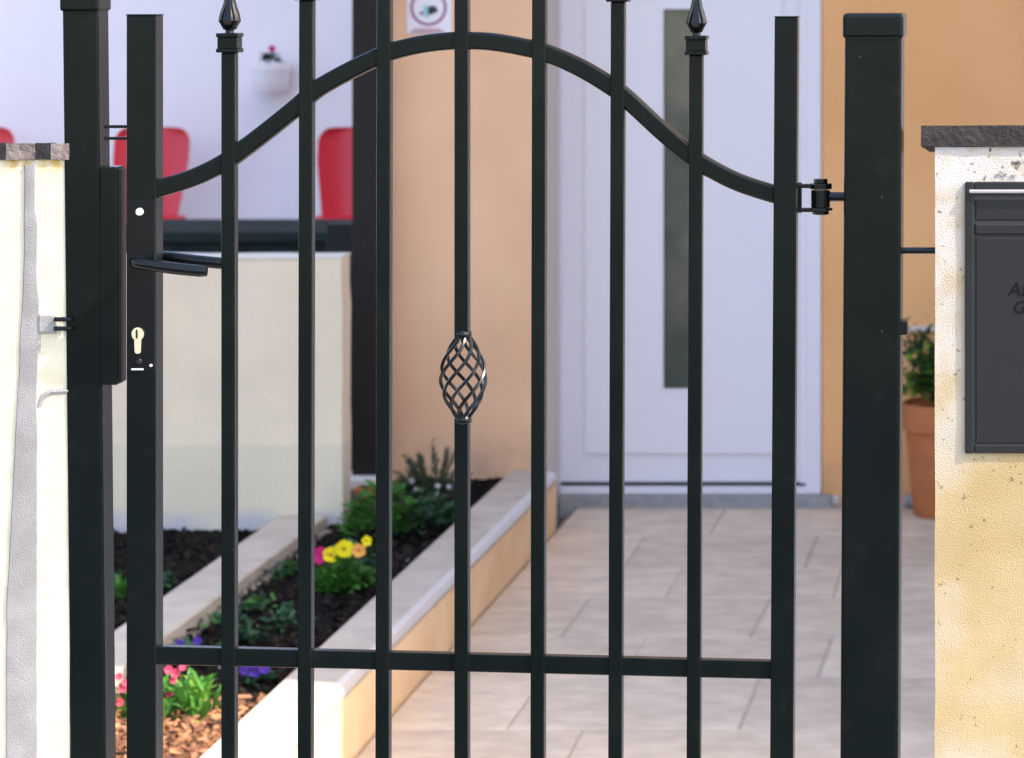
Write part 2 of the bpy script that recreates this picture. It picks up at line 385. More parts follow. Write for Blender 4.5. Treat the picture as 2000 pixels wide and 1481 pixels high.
# front door
y0 = DD + .02
xl0, xl1 = X(1095, y0), X(1570, y0)
door = bx('front_door', M['white'], house, xl0, xl1, y0, y0 + .06, Z(943, y0), EYE + .36, bev=.004)
door['label'] = 'white front door with a narrow dark glass strip'
zt = EYE + .3
bm = bmesh.new()                                    # raised panel built round the glass strip
gx0, gx1, gz0, gz1 = X(1297, y0), X(1362, y0), Z(758, y0), Z(18, y0)
px0, px1, pz0 = X(1143, y0), X(1528, y0), Z(885, y0)
for a in ((px0, gx0, pz0, zt), (gx1, px1, pz0, zt), (gx0, gx1, pz0, gz0), (gx0, gx1, gz1, zt)):
    box(bm, a[0], a[1], y0 - .014, y0 + .001, a[2], a[3])
bmesh.ops.remove_doubles(bm, verts=bm.verts, dist=.0005)
obj('door_panel', bm, M['white'], door)
bx('glass_strip', M['glass'], door, gx0 + .001, gx1 - .001, y0 - .003, y0 + .002, gz0 + .001, gz1 - .001)
bm = bmesh.new(); box(bm, gx0 - .012, gx0, y0 - .018, y0, gz0 - .012, gz1 + .012); box(bm, gx1, gx1 + .012, y0 - .018, y0, gz0 - .012, gz1 + .012)
box(bm, gx0, gx1, y0 - .018, y0, gz0 - .012, gz0); box(bm, gx0, gx1, y0 - .018, y0, gz1, gz1 + .012)
obj('glazing_bead', bm, M['white'], door)
frame = bx('door_frame', M['white'], house, X(1570, DD) + .008, X(1605, DD) - .002, DD - .012, DD + .06, Z(962, DD), EYE + .45, bev=.004)
bx('frame_stop', M['white'], frame, X(1562, DD), X(1578, DD), DD - .004, DD + .012, Z(944, DD), EYE + .4, bev=.003)
bx('frame_jamb', M['white'], frame, -1.988, xl0 - .004, DD - .005, DD + .06, Z(962, DD), EYE + .45, bev=.004)
bx('frame_head', M['white'], frame, -1.988, X(1605, DD) - .004, DD - .003, DD + .06, EYE + .37, EYE + .449, bev=.004)
bx('door_seal', M['gap'], house, xl0, xl1 + .02, DD + .012, DD + .07, Z(950, DD), Z(943, DD))
bx('door_sill', M['white'], house, -1.985, X(1604, DD), DD - .02, DD + .06, Z(964, DD), Z(950, DD), bev=.003)
bx('door_step', M['step'], house, -1.985, X(1625, DD), DD - .05, DD + .05, CY0 - .05, Z(965, DD), bev=.004)

# veranda side: post, shutter, sill, low wall, back wall, table, chairs
VF = EYE - 1.75
bm = bmesh.new(); box(bm, -12, -2.63, 12.0, 17.3, VF - .5, VF); struct(obj('veranda_floor', bm, M['step']))
tag(bx('veranda_post', M['brown'], None, X(692, 11.6), X(752, 11.6), 11.56, 11.68, Z(930, 11.6), EYE + 3.0, bev=.004), 'dark brown timber post at the corner of the peach wall', 'post')
t = thing('window_shutter', 'dark grey green shutter standing between beige wall and brown post', 'shutter', (X(680, 11.9), 11.9, Z(930, 11.9)))
bx('shutter_frame', M['darkpanel'], t, X(640, 11.9), X(702, 11.9), 11.88, 11.94, Z(930, 11.9), Z(436, 11.9), bev=.003)
bx('shutter_panel', M['table'], t, X(676, 11.9), X(699, 11.9), 11.872, 11.882, Z(860, 11.9), Z(585, 11.9), bev=.003)
tag(bx('sill', M['reveal'], None, X(664, 11.5), X(742, 11.5), 11.46, 11.7, Z(954, 11.5), Z(934, 11.5), bev=.004), 'pale stone sill under the brown post and shutter', 'sill')
LW = 10.64
t = thing('garden_wall', 'low beige rendered wall behind the flower beds', 'wall', (-4, LW, SOIL))
bm = bmesh.new(); rough_box(bm, -9, X(668, LW), LW, LW + .13, CY0 - .1, Z(506, LW), .09, .006, 6, 3); obj('wall_body', bm, M['beige'], t, True)
bm = bmesh.new(); rough_box(bm, -9, X(667, LW), LW - .004, LW + .134, Z(506, LW), Z(501, LW), .09, .003, 5, 8); obj('wall_top', M and bm, M['reveal'], t, True)
BW = 17.0
tag(bx('back_wall', M['wall'], None, -14, -2.8, BW, BW + .25, VF - .4, EYE + 2.6), 'smooth white wall behind the red chairs', 'wall')
td = 15.5
t = thing('low_table', 'long dark low table in front of the red chairs', 'table', (X(500, td), td, VF))
tx0, tx1 = X(290, td), X(900, td)
bx('table_top', M['table'], t, tx0, tx1, 14.7, td, Z(428, td) - .05, Z(428, td), bev=.006)
bx('apron', M['table'], t, tx0 + .05, tx1 - .05, 14.76, td - .05, Z(428, td) - .22, Z(428, td) - .051)
for a in (tx0 + .06, tx1 - .12):
    for b in (14.77, td - .12): bx('leg', M['table'], t, a, a + .06, b, b + .06, VF, Z(428, td) - .221)

CD = 16.45
def make_chair(cx, label):
    t = thing('chair', label, 'chair', (cx, CD, VF), 'red plastic chairs along the white wall')
    zt, wd = Z(252, CD), .208
    bm = bmesh.new(); n = 10; rows = []
    hs = [VF + .43 + (zt - .085 - VF - .43) * k / 4 for k in range(5)] + [zt - .085 + .085 * math.sin(R(90) * k / 8) for k in range(1, 9)]
    for k, z in enumerate(hs):
        f = (z - VF - .43) / (zt - VF - .43); half = wd * (.80 + .20 * min(1, f * 1.6))
        q = (z - (zt - .085)) / .085
        if q > 0: half -= .075 * (1 - math.sqrt(max(0, 1 - q * q)))
        rw = []
        for i in range(n + 1):
            u = -1 + 2 * i / n
            rw.append(Vector((cx + u * half, CD + .10 - .06 * u * u + .10 * f, z)))
        rows.append(rw)
    fr = [[bm.verts.new(p) for p in rw] for rw in rows]; bk = [[bm.verts.new(p + Vector((0, .014, 0))) for p in rw] for rw in rows]
    for k in range(12):
        for i in range(n):
            bm.faces.new((fr[k][i], fr[k][i + 1], fr[k + 1][i + 1], fr[k + 1][i])); bm.faces.new((bk[k][i], bk[k + 1][i], bk[k + 1][i + 1], bk[k][i + 1]))
        for i in (0, n): bm.faces.new((fr[k][i], fr[k + 1][i], bk[k + 1][i], bk[k][i]))
    for i in range(n): bm.faces.new((fr[12][i], fr[12][i + 1], bk[12][i + 1], bk[12][i])); bm.faces.new((fr[0][i], fr[0][i + 1], bk[0][i + 1], bk[0][i]))
    obj('backrest', bm, M['red'], t, True)
    bx('seat', M['red'], t, cx - .2, cx + .2, CD - .33, CD + .10, VF + .41, VF + .435, bev=.01)
    bx('seat_rail', M['red'], t, cx - .19, cx + .19, CD - .31, CD - .28, VF + .36, VF + .409, bev=.004)
    for sx in (-1, 1):
        for sy in (-.29, .07):
            bm = bmesh.new(); tube(bm, [(cx + sx * .2, CD + sy * 1.1, VF), (cx + sx * .17, CD + sy, VF + .41)], [.013, .018]); obj('leg', bm, M['red'], t, True)
make_chair(X(-62, CD), 'red plastic chair at the far left behind the cream pillar')
make_chair(X(283, CD), 'red plastic chair seen behind the gate lock stile')
make_chair(X(684, CD), 'red plastic chair beside the dark brown post')

# wall-hung pot with its plant
wp = on(0, 0, 0) if False else None
cxp = X(540, BW)
bm = bmesh.new(); zc = Z(178, BW); hh = Z(122, BW) - zc
lathe(bm, (cxp, BW - .12, zc), [(.090, 0), (.098, .01), (.108, hh * .72), (.116, hh * .74), (.118, hh), (.108, hh), (.106, hh - .02)], 24)
tag(obj('wall_pot', bm, M['white'], None, True), 'white flower pot hung on the white wall', 'pot')
def leaf_mesh(bm, base, d, L, W, droop, seg=3, tilt=0):
    d = d.normalized(); side = d.cross(Vector((0, 0, 1)))
    side = side.normalized() if side.length > .01 else Vector((1, 0, 0))
    side = (Matrix.Rotation(tilt, 3, d) @ side)
    prev = None
    for i in range(seg + 1):
        f = i / seg; wv = W * math.sin(math.pi * (.12 + .88 * f)) if f < 1 else 0
        p = base + d * L * f + Vector((0, 0, -droop * L * f * f))
        if f == 1: cur = [bm.verts.new(p)]
        else: cur = [bm.verts.new(p - side * wv / 2), bm.verts.new(p + side * wv / 2)]
        if prev:
            bm.faces.new((prev[0], prev[1], cur[1], cur[0]) if len(cur) == 2 else (prev[0], prev[1], cur[0]))
        prev = cur
def clump(bm, c, rad, h, n, L, W, up=.5, droop=.3):
    """leaves spread through a low dome, thicker in a few sprays so gaps stay"""
    heads = [(random.uniform(0, 6.28), random.uniform(.1, 1)) for _ in range(max(4, n // 14))]
    for _ in range(n):
        a0, q = random.choice(heads); a = a0 + random.gauss(0, .35); q = max(0, min(1, q + random.gauss(0, .15)))
        z = h * (1 - q * q * .7) * random.uniform(.25, 1)
        b = c + Vector((math.cos(a) * rad * q, math.sin(a) * rad * q, z))
        d = Vector((math.cos(a) + random.uniform(-.8, .8), math.sin(a) + random.uniform(-.8, .8), up + random.uniform(-.5, .6)))
        leaf_mesh(bm, b, d, L * random.uniform(.6, 1.2), W * random.uniform(.7, 1.2), droop, 3, random.uniform(-.8, .8))
def bloom(bm, c, nrm, r, n=5, ruffle=.2):
    nrm = nrm.normalized(); a = nrm.cross(Vector((0, 0, 1))).normalized(); b = a.cross(nrm); off = random.uniform(-.3, .3)
    for k in range(n):
        th = math.pi / 2 + 2 * math.pi * k / n + off
        u = a * math.cos(th) + b * math.sin(th); v = -a * math.sin(th) + b * math.cos(th)
        pc = c + u * r * .5; lift = nrm * (.002 + .0015 * (k % 2))
        ce = bm.verts.new(pc + lift); ring = []
        for j in range(10):
            t = 2 * math.pi * j / 10
            rr = r * (.52 + random.uniform(-1, 1) * .07)
            ring.append(bm.verts.new(pc + lift + u * math.cos(t) * rr * .9 + v * math.sin(t) * rr + nrm * r * ruffle * (.9 * math.cos(t) + .45 * math.sin(3 * t + k))))
        for j in range(10): bm.faces.new((ce, ring[j], ring[(j + 1) % 10]))
def blossom(parent, c, nrm, r, m, eye=True, n=5):
    bm = bmesh.new(); bloom(bm, c, nrm, r, n); o = obj('flower', bm, m, parent, True)
    if eye:
        bm = bmesh.new(); bmesh.ops.create_icosphere(bm, subdivisions=1, radius=r * .16, matrix=Matrix.Translation(c + nrm.normalized() * .005)); obj('flower_eye', bm, M['eye'], o)
    return o
def stems(parent, base, tips, r=.0018):
    bm = bmesh.new()
    for tpt in tips:
        m = (base + tpt) / 2 + Vector((random.uniform(-.01, .01), random.uniform(-.01, .01), .01)); tube(bm, [base + Vector((random.uniform(-.02, .02), random.uniform(-.02, .02), 0)), m, tpt], r, 5)
    return obj('stem', bm, M['stem'], parent)
VIEW = Vector((.25, -1, .35))
random.seed(21)
b = Vector((cxp, BW - .12, zc + hh - .01))
t = thing('wall_pot_plant', 'small green plant with one red bloom in the white wall pot', 'plant', b)
bm = bmesh.new(); clump(bm, b, .045, .07, 70, .05, .02); obj('leaves', bm, M['leafdark'], t)
tip = Vector((cxp + .01, BW - .14, Z(95, BW))); stems(t, b, [tip]); blossom(t, tip, VIEW, .022, M['magenta'], False)

# sign on the peach wall
sd = DP - .006
t = thing('warning_sign', 'white square sign with a pink ring symbol on peach wall', 'sign', (X(838, sd), sd, Z(20, sd)))
bx('sign_plate', M['plate'], t, X(795, sd), X(882, sd), sd, DP + .002, Z(67, sd), Z(-48, sd))
def flat(name, m, parent, pts, y, th=.002):
    bm = bmesh.new(); a = [bm.verts.new((p[0], y, p[1])) for p in pts]; c = [bm.verts.new((p[0], y + th, p[1])) for p in pts]; n = len(pts)
    bm.faces.new(a); bm.faces.new(c[::-1])
    for i in range(n): bm.faces.new((a[i], a[(i + 1) % n], c[(i + 1) % n], c[i]))
    return obj(name, bm, m, parent)
bm = bmesh.new(); cx_, cz_ = X(837, sd), Z(15, sd); k = F / sd
for i in range(40):
    a0, a1 = 2 * math.pi * i / 40, 2 * math.pi * (i + 1) / 40
    q = [(cx_ + r / k * math.cos(a), sd - .0015, cz_ + r / k * math.sin(a)) for r, a in ((36, a0), (36, a1), (30, a1), (30, a0))]
    bm.faces.new([bm.verts.new(p) for p in q])
obj('sign_ring', bm, M['ring'], t)
pp = lambda L: [(X(a, sd), Z(c, sd)) for a, c in L]
flat('sign_symbol', M['black'], t, pp([(836, 13), (848, 11), (855, 17), (854, 24), (847, 26), (842, 29), (836, 28)]), sd - .003)
flat('sign_symbol', M['teal'], t, pp([(826, 12), (834, 10), (837, 18), (838, 34), (831, 34), (828, 24)]), sd - .003)
flat('sign_symbol', M['mauve'], t, pp([(818, 24), (826, 22), (828, 29), (822, 30)]), sd - .003)
flat('sign_caption', M['pinkbar'], t, pp([(808, 55), (860, 55), (860, 59), (808, 59)]), sd - .003)
flat('sign_caption', M['mauve'], t, pp([(802, 61), (868, 61), (868, 64), (802, 64)]), sd - .003)

# terracotta pot with shrub, stone
b = on(1850, 1005, CY0)
s_ = F / b.y
bm = bmesh.new()
lathe(bm, b, [(.128, .0), (.135, .01), (.165, .33), (.166, .34), (.182, .345), (.184, .445), (.172, .45), (.165, .43)], 32)
tag(obj('flower_pot', bm, M['terra'], None, True), 'tall terracotta pot by the orange wall beyond the right post', 'pot')
pc = b + Vector((0, 0, .43))
t = thing('potted_shrub', 'small green shrub growing in the tall terracotta pot', 'shrub', pc)
random.seed(31)
tips = [pc + Vector((random.uniform(-.19, .12), random.uniform(-.12, .1), random.uniform(.06, .30))) for _ in range(34)]
stems(t, pc, tips, .004)
bm = bmesh.new(); bm2 = bmesh.new()
for i, tp in enumerate(tips):
    for _ in range(44): 
        q = pc.lerp(tp, random.uniform(.4, 1.08)) + Vector((random.gauss(0, .02), random.gauss(0, .02), random.gauss(0, .02)))
        leaf_mesh(bm if i % 3 else bm2, q, Vector((random.uniform(-1, 1), random.uniform(-1, 1), random.uniform(-.1, 1))), random.uniform(.03, .06), random.uniform(.012, .022), .2, 3, random.uniform(-.8, .8))
obj('leaves', bm, M['leafdark'], t); obj('leaves', bm2, M['leaflime'], t)
b = on(1783, 990, CY0)
bm = bmesh.new(); bmesh.ops.create_icosphere(bm, subdivisions=3, radius=1)
for v in bm.verts:
    d = 1 + .18 * noise.noise(v.co * 2.1); v.co = Vector((v.co.x * .04 * d, v.co.y * .035 * d, v.co.z * .028 * d)) + b + Vector((0, 0, .026))
tag(obj('stone', bm, M['rock'], None, True), 'rounded grey stone on the paving beside the terracotta pot', 'stone')

# planting in the beds
def plant(name, label, px, py, group=None):
    b = on(px, py, SOIL + .005); return thing(name, label, 'plant', b, group), b
random.seed(41)
def at(px, py, D): return P(px, py, D)
t, b = plant('pansy_plant', 'pansy plant with yellow, apricot and magenta blooms in the bed', 665, 1155)
bm = bmesh.new(); clump(bm, b + Vector((0, 0, 0)), .085, .10, 200, .055, .028, .7); obj('leaves', bm, M['leaf'], t)
bm = bmesh.new(); clump(bm, b + Vector((.03, .1, 0)), .08, .13, 110, .05, .025, .7); obj('leaves', bm, M['leafdark'], t)
fl = [(623, 1086, 'magenta', .030), (646, 1085, 'yellow', .028), (672, 1073, 'yellow', .031), (701, 1076, 'apricot', .024), (716, 1057, 'yellow', .017)]
pts = [(at(x, y, b.y - .03), m, r) for x, y, m, r in fl]
stems(t, b, [p for p, _, _ in pts])
for p, m, r in pts: blossom(t, p, VIEW + Vector((random.uniform(-.3, .3), 0, random.uniform(-.2, .3))), r, M[m], m != 'magenta')
t, b = plant('leafy_perennial', 'bushy mid green perennial behind the pansy plant', 745, 1055)
bm = bmesh.new(); clump(bm, b, .12, .20, 380, .06, .024, .8); obj('leaves', bm, M['leaf'], t)
bm = bmesh.new(); clump(bm, b + Vector((.12, .1, 0)), .13, .15, 330, .06, .022, .8); obj('leaves', bm, M['leafdark'], t)
stems(t, b, [b + Vector((random.uniform(-.08, .14), random.uniform(-.06, .1), .14)) for _ in range(12)], .0025)
t, b = plant('heather_bush', 'grey green needle leaved bush against the peach wall', 846, 995)
tips = [b + Vector((random.gauss(0, .07), random.gauss(0, .05), random.uniform(.08, .20))) for _ in range(26)] + [b + Vector((.0, 0, .235)), b + Vector((-.05, 0, .19)), b + Vector((.05, 0, .20)), b + Vector((-.13, 0, .12))]
stems(t, b, tips, .003)
bm = bmesh.new()
for tp in tips:
    for _ in range(42):
        f = random.uniform(.35, 1.02); q = b.lerp(tp, f) + Vector((0, 0, .01)); d = (tp - b).normalized() + Vector((random.uniform(-.9, .9), random.uniform(-.9, .9), random.uniform(-.1, .7)))
        leaf_mesh(bm, q, d, random.uniform(.02, .034), .006, 0, 2, random.uniform(-1, 1))
obj('leaves', bm, M['leafgrey'], t)
bm = bmesh.new()
for _ in range(9): bloom(bm, b + Vector((random.uniform(-.10, .10), random.uniform(-.10, -.05), random.uniform(.03, .13))), VIEW, .011, 4)
obj('flowers', bm, M['perlite'], t)['kind'] = 'stuff'
t, b = plant('seedling', 'small loose green seedling in dark soil behind the lower rail', 487, 1262)
bm = bmesh.new(); clump(bm, b, .06, .06, 70, .05, .018, .6); obj('leaves', bm, M['leafdark'], t); stems(t, b, [b + Vector((0, 0, .04))])
t, b = plant('violet_pansy', 'violet pansy plant just below the lower gate rail', 490, 1338)
bm = bmesh.new(); clump(bm, b, .06, .04, 60, .04, .02, .5); obj('leaves', bm, M['leafdark'], t)
for x, y in ((478, 1309), (498, 1312), (516, 1306)): blossom(t, at(x, y, b.y - .02), VIEW, .017, M['violet'])
t, b = plant('violet_pansy', 'violet pansy plant beside the left planter wall above the rail', 362, 1290)
bm = bmesh.new(); clump(bm, b, .06, .05, 70, .045, .02, .5); obj('leaves', bm, M['leafdark'], t)
for x, y in ((350, 1257), (385, 1252), (366, 1272), (346, 1292)): blossom(t, at(x, y, b.y - .02), VIEW, .013, M['violet'])
# pinks in the sun, leaves large enough to be parts
t, b = plant('pinks_plant', 'sunlit coral pink flowers with strap leaves at bottom left', 365, 1408)
stems(t, b, [at(x, y, b.y) for x, y in ((335, 1320), (330, 1352), (350, 1312), (390, 1330))])
straps = []
for k in range(5):
    bm = bmesh.new(); leaf_mesh(bm, Vector((0, 0, 0)), Vector((.55, 0, 1)), .105 + .010 * k, .017 + .002 * (k % 3), .25 + .08 * k, 5); me = bpy.data.meshes.new('leaf'); bm.to_mesh(me); bm.free(); me.materials.append(M['leaf'] if k < 4 else M['leaflime']); straps.append(me)
for k in range(110):
    o = bpy.data.objects.new('leaf', straps[k % 5]); COL.objects.link(o); o.parent = t
    o.location = (random.uniform(-.065, .075), random.uniform(-.09, .05), random.uniform(0, .075)); o.rotation_euler = (random.uniform(-.3, .3), random.uniform(-.5, .25), random.uniform(0, 6.28)); s = random.uniform(.6, 1.05); o.scale = (s, s, s)
for k in range(12):
    o = bpy.data.objects.new('leaf', straps[4]); COL.objects.link(o); o.parent = t
    o.location = (random.uniform(.0, .09), random.uniform(-.11, -.05), random.uniform(-.005, .015)); o.rotation_euler = (0, random.uniform(.4, .8), random.uniform(-1.2, 1.2)); s = random.uniform(.6, .9); o.scale = (s, s, s)
for x, y, r in ((332, 1356, .0125), (343, 1316, .0125), (329, 1309, .012), (356, 1305, .010), (338, 1330, .010)): blossom(t, at(x, y, b.y - .05), VIEW + Vector((random.uniform(-.3, .3), 0, random.uniform(0, .4))), r, M['pink'], False, 5)
t, b = plant('pinks_plant', 'pale pink flowers showing in the slot between left post and gate', 236, 1410)
bm = bmesh.new(); clump(bm, b, .06, .09, 80, .06, .014, 1); obj('leaves', bm, M['leaf'], t)
for x, y, r in ((232, 1322, .011), (240, 1345, .012), (234, 1372, .011), (246, 1334, .010)): blossom(t, at(x, y, b.y - .06), VIEW, r, M['pink'], False, 5)
t, b = plant('grass_tuft', 'bright green tuft in the left bed seen between post and gate', 240, 1175)
bm = bmesh.new(); clump(bm, b + Vector((0, -.02, 0)), .04, .05, 60, .08, .012, 1.4, .2); obj('leaves', bm, M['leaf'], t)
t, b = plant('trailing_weed', 'low dark green weed against the planter wall in left bed', 345, 1148)
bm = bmesh.new(); clump(bm, b, .07, .04, 60, .04, .018, .5); obj('leaves', bm, M['leafdark'], t)
for x_, y_, n_, lab in ((515, 1200, 60, 'low dark green weed in open soil left of the third gate bar'), (432, 1232, 50, 'low dark green weed at the foot of the left planter wall'), (575, 1132, 70, 'green weed in soil left of the pansy plant'), (560, 1228, 40, 'sparse weed in soil just right of the loose seedling'), (705, 1148, 34, 'sparse reddish sprig right of the pansy leaves')):
    t, b = plant('weed', lab, x_, y_, 'small weeds in the dark soil')
    bm = bmesh.new(); clump(bm, b, .075, .05, n_, .045, .016, .7); obj('leaves', bm, M['leafdark'] if n_ != 34 else M['rust'], t)
    if n_ > 45: bm = bmesh.new(); clump(bm, b, .06, .06, n_ // 3, .04, .013, .9); obj('leaves', bm, M['leaf'], t)
b = Vector((-2.515, 11.05, SOIL))
bm = bmesh.new(); lathe(bm, b, [(.035, 0), (.045, .055), (.052, .056), (.053, .075), (.046, .075), (.044, .065)], 20)
tag(obj('small_pot', bm, M['terra'], None, True), 'small orange clay pot in the bed under the pale sill', 'pot')

# ------------------------------------------------------------------ gate pillars
t = thing('gate_pillar', 'cream white rendered pillar left of the gate', 'pillar', (GXm := X(60, DG), DG, 0))
bm = bmesh.new(); rough_box(bm, X(-260, DG), X(136, DG), DG, DG + .12, -.02, Z(312, DG), .02, .0010, 14, 2); obj('pillar_body', bm, M['cream'], t, True)
bm = bmesh.new(); f_, k_ = [], []                   # raised grey strip down the face, wider towards the foot
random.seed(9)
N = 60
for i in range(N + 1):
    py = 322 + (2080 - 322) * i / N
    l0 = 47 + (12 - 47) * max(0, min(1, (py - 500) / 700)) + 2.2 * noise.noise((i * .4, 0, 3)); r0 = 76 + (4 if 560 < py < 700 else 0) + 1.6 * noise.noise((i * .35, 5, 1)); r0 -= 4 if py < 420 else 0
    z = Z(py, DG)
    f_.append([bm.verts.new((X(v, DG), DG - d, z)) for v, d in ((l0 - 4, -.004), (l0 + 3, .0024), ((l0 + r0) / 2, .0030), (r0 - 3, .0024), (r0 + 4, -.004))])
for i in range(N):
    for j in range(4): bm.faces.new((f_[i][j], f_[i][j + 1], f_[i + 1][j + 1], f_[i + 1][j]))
obj('grey_strip', bm, M['greyrelief'], t, True)
bm = bmesh.new(); box(bm, X(74, DG), X(112, DG), DG - .004, DG + .004, Z(652, DG), Z(612, DG), .004); obj('grey_patch', bm, M['greyrelief'], t)  # raised grey patch between the strip and the bracket
bm = bmesh.new(); tube(bm, [P(78, 792, DG + .004), P(86, 774, DG + .004), P(102, 765, DG + .004), P(136, 763, DG + .004)], .0062, 8); obj('grey_line', bm, M['greyrelief'], t, True)  # thin grey ridge from the strip to the post
edges = [-260, -120, 12, 70, 100, 136]
for i in range(len(edges) - 1):                    # cap pieces, one of them stained black
    bm = bmesh.new(); rough_box(bm, X(edges[i] + .6, DG), X(edges[i + 1] - .6, DG), DG - .003, DG + .125, Z(312, DG), Z(280 - (i % 2), DG), .012, .0013, 40, i)
    [setattr(v.co, 'z', v.co.z - max(0, v.co.y - DG) * .085) for v in bm.verts]; obj('cap_piece', bm, M['capdark'] if edges[i] in (70, -120) else M['captile'], t, True)

t = thing('gate_pillar', 'yellow rendered pillar with mailbox and grey cap right of the gate', 'pillar', (X(2100, DG), DG, 0))
mx0, mx1, mz0, mz1 = X(1885, DG), X(2235, DG), Z(885, DG), Z(355, DG)
bm = bmesh.new(); rough_box(bm, X(1826, DG), X(2420, DG), DG, DG + .3, -.02, Z(287, DG), .022, .0010, 13, 4); obj('pillar_body', bm, M['tan'], t, True)
bm = bmesh.new(); rough_box(bm, X(1799, DG), X(2450, DG), DG - .004, DG + .32, Z(286, DG), Z(245, DG), .012, .0011, 30, 6); [setattr(v.co, 'z', v.co.z - max(0, v.co.y - DG) * .085) for v in bm.verts]; obj('cap', bm, M['capstone'], t, True)
t = thing('mailbox', 'dark grey metal mailbox set into the yellow pillar', 'mailbox', (X(2060, DG), DG, mz0))
yb = DG - .005; fw = 17 / 1300
bm = bmesh.new()
box(bm, mx0, mx0 + fw, yb, DG + .02, mz0, mz1, .002); box(bm, mx1 - fw, mx1, yb, DG + .02, mz0, mz1, .002)
box(bm, mx0 + fw + .0005, mx1 - fw - .0005, yb + .0006, DG + .02, mz0, mz0 + fw, .002); box(bm, mx0 + fw + .0005, mx1 - fw - .0005, yb + .0006, DG + .02, mz1 - .013, mz1, .002)
obj('frame', bm, M['box'], t)
bx('back_plate', M['gap'], t, mx0 + .004, mx1 - .004, DG - .0012, DG + .02, mz0 + .004, mz1 - .004)
bx('slot_flap', M['box'], t, mx0 + fw + .001, mx1 - fw - .001, yb + .0028, DG + .01, Z(432, DG), Z(388, DG), bev=.003)
bx('slot_lip', M['box'], t, mx0 + fw + .001, mx1 - fw - .001, yb + .001, DG + .01, Z(459, DG), Z(436, DG), bev=.003)
bx('hood_glint', M['glint'], t, mx0 + .006, mx1 - .004, yb - .0045, yb - .0002, Z(377, DG), Z(370, DG), bev=.0015)  # pale strip painted in as the highlight along the hood edge
dr = bx('mailbox_door', M['box'], t, mx0 + fw + .003, mx1 - fw - .003, yb + .0024, DG + .01, mz0 + fw + .002, Z(464, DG), bev=.0015)
def letters(txt, px, py, size, parent, D, shear=.2):
    c = bpy.data.curves.new('lettering', 'FONT'); c.body = txt; c.size = size; c.extrude = .0004; c.shear = shear
    o = bpy.data.objects.new('tmp', c); COL.objects.link(o); dg = bpy.context.evaluated_depsgraph_get()
    me = bpy.data.meshes.new_from_object(o.evaluated_get(dg)); bpy.data.objects.remove(o); bpy.data.curves.remove(c)
    me.transform(Matrix.Translation(P(px, py, D)) @ Matrix.Rotation(R(90), 4, 'X'))
    q = link('lettering', me, M['ink'], parent); me.materials.clear(); me.materials.append(M['ink'])
    q.matrix_parent_inverse = Matrix.Identity(4)
    return q
def fixparent(o):                                   # parts are built in place; undo the parent's own offset
    r = o
    off = Vector((0, 0, 0))
    while r.parent: r = r.parent
    o.matrix_parent_inverse = Matrix.Translation(-r.location)
for q in (letters('AL', 1968, 578, .030, dr, yb + .0018), letters('G', 1977, 612, .027, dr, yb + .0018)): q.matrix_parent_inverse = Matrix.Identity(4)

# ------------------------------------------------------------------ gate posts
GB = .0                                             # pavement level
def xs(top, bot, py):                               # x pixel of a leaning edge, given at photo y 0 and 1481
    return top + (bot - top) * py / 1481
yb_ = 1650 / 1.0 * 0 + (EYE * 1300 - 45)            # photo y of the pavement at the gate
t = thing('gate_post', 'slim black gate post beside the cream pillar', 'post', (X(170, DG), DG, 0))
bm = bmesh.new(); lean(bm, X(xs(122, 138, yb_), DG), X(xs(192, 207, yb_), DG), X(122, DG), X(192, DG), DG - .002, DG + .05, 0, Z(0, DG), .003); obj('shaft', bm, M['paint'], t)
bx('cap', M['paint'], t, X(118, DG), X(196, DG), DG - .006, DG + .054, Z(22, DG), Z(-32, DG), bev=.004)
bm = bmesh.new(); box(bm, X(196, DG), X(230, DG), DG - .0035, DG + .034, Z(752, DG), Z(326, DG), .002); sb = obj('strike_box', bm, M['paint'], t)
bx('strike_plate', M['paint2'], sb, X(228.5, DG), X(235, DG), DG + .0, DG + .030, Z(748, DG), Z(330, DG), bev=.001)
bm = bmesh.new()
for py in (248, 271): box(bm, X(200, DG), X(262, DG), DG + .006, DG + .012, Z(py + 3, DG), Z(py - 3, DG), .001)
obj('latch_stop', bm, M['paint2'], t)
bm = bmesh.new()
for py in (624, 642): tube(bm, [P(106, py, DG - .008), P(140, py, DG - .008)], .0035, 8)
obj('wall_bracket', bm, M['paint2'], t, True)
t = thing('gate_post', 'thick black gate post carrying the hinge, right of the gate', 'post', (X(1705, DG), DG, 0))
bm = bmesh.new(); lean(bm, X(xs(1650, 1641, yb_), DG), X(xs(1762, 1754, yb_), DG), X(1650, DG), X(1762, DG), DG - .004, DG + .08, 0, Z(60, DG), .004); obj('shaft', bm, M['paint'], t)
bm = bmesh.new(); box(bm, X(1646, DG), X(1766, DG), DG - .008, DG + .084, Z(76, DG), Z(26, DG), .006, 3); obj('cap', bm, M['paint'], t)
bm = bmesh.new(); tube(bm, [P(1755, 490, DG + .03), P(1832, 490, DG + .03)], .0052, 8); obj('wall_bracket', bm, M['paint2'], t, True)
bx('clamp_block', M['paint2'], t, X(1750, DG), X(1772, DG), DG + .0, DG + .03, Z(655, DG), Z(627, DG), bev=.002)
bm = bmesh.new()
for px, py in ((1678, 112), (1722, 386), (1722, 648)): lathe(bm, (0, 0, 0), [(.0001, 0), (.0022, .0002), (.0018, .0012), (.0001, .0016)], 10); bm.verts.ensure_lookup_table(); [setattr(v, 'co', Matrix.Translation(P(px, py, DG - .004)) @ Matrix.Rotation(R(90), 4, 'X') @ v.co) for v in bm.verts[-40:]]
obj('rivet', bm, M['box'], t)
hb = bmesh.new(); tube(hb, [P(1612, 385, DG + .03), P(1652, 385, DG + .03)], .0075, 8)
eb = obj('eye_bolt', hb, M['paint2'], t, True)

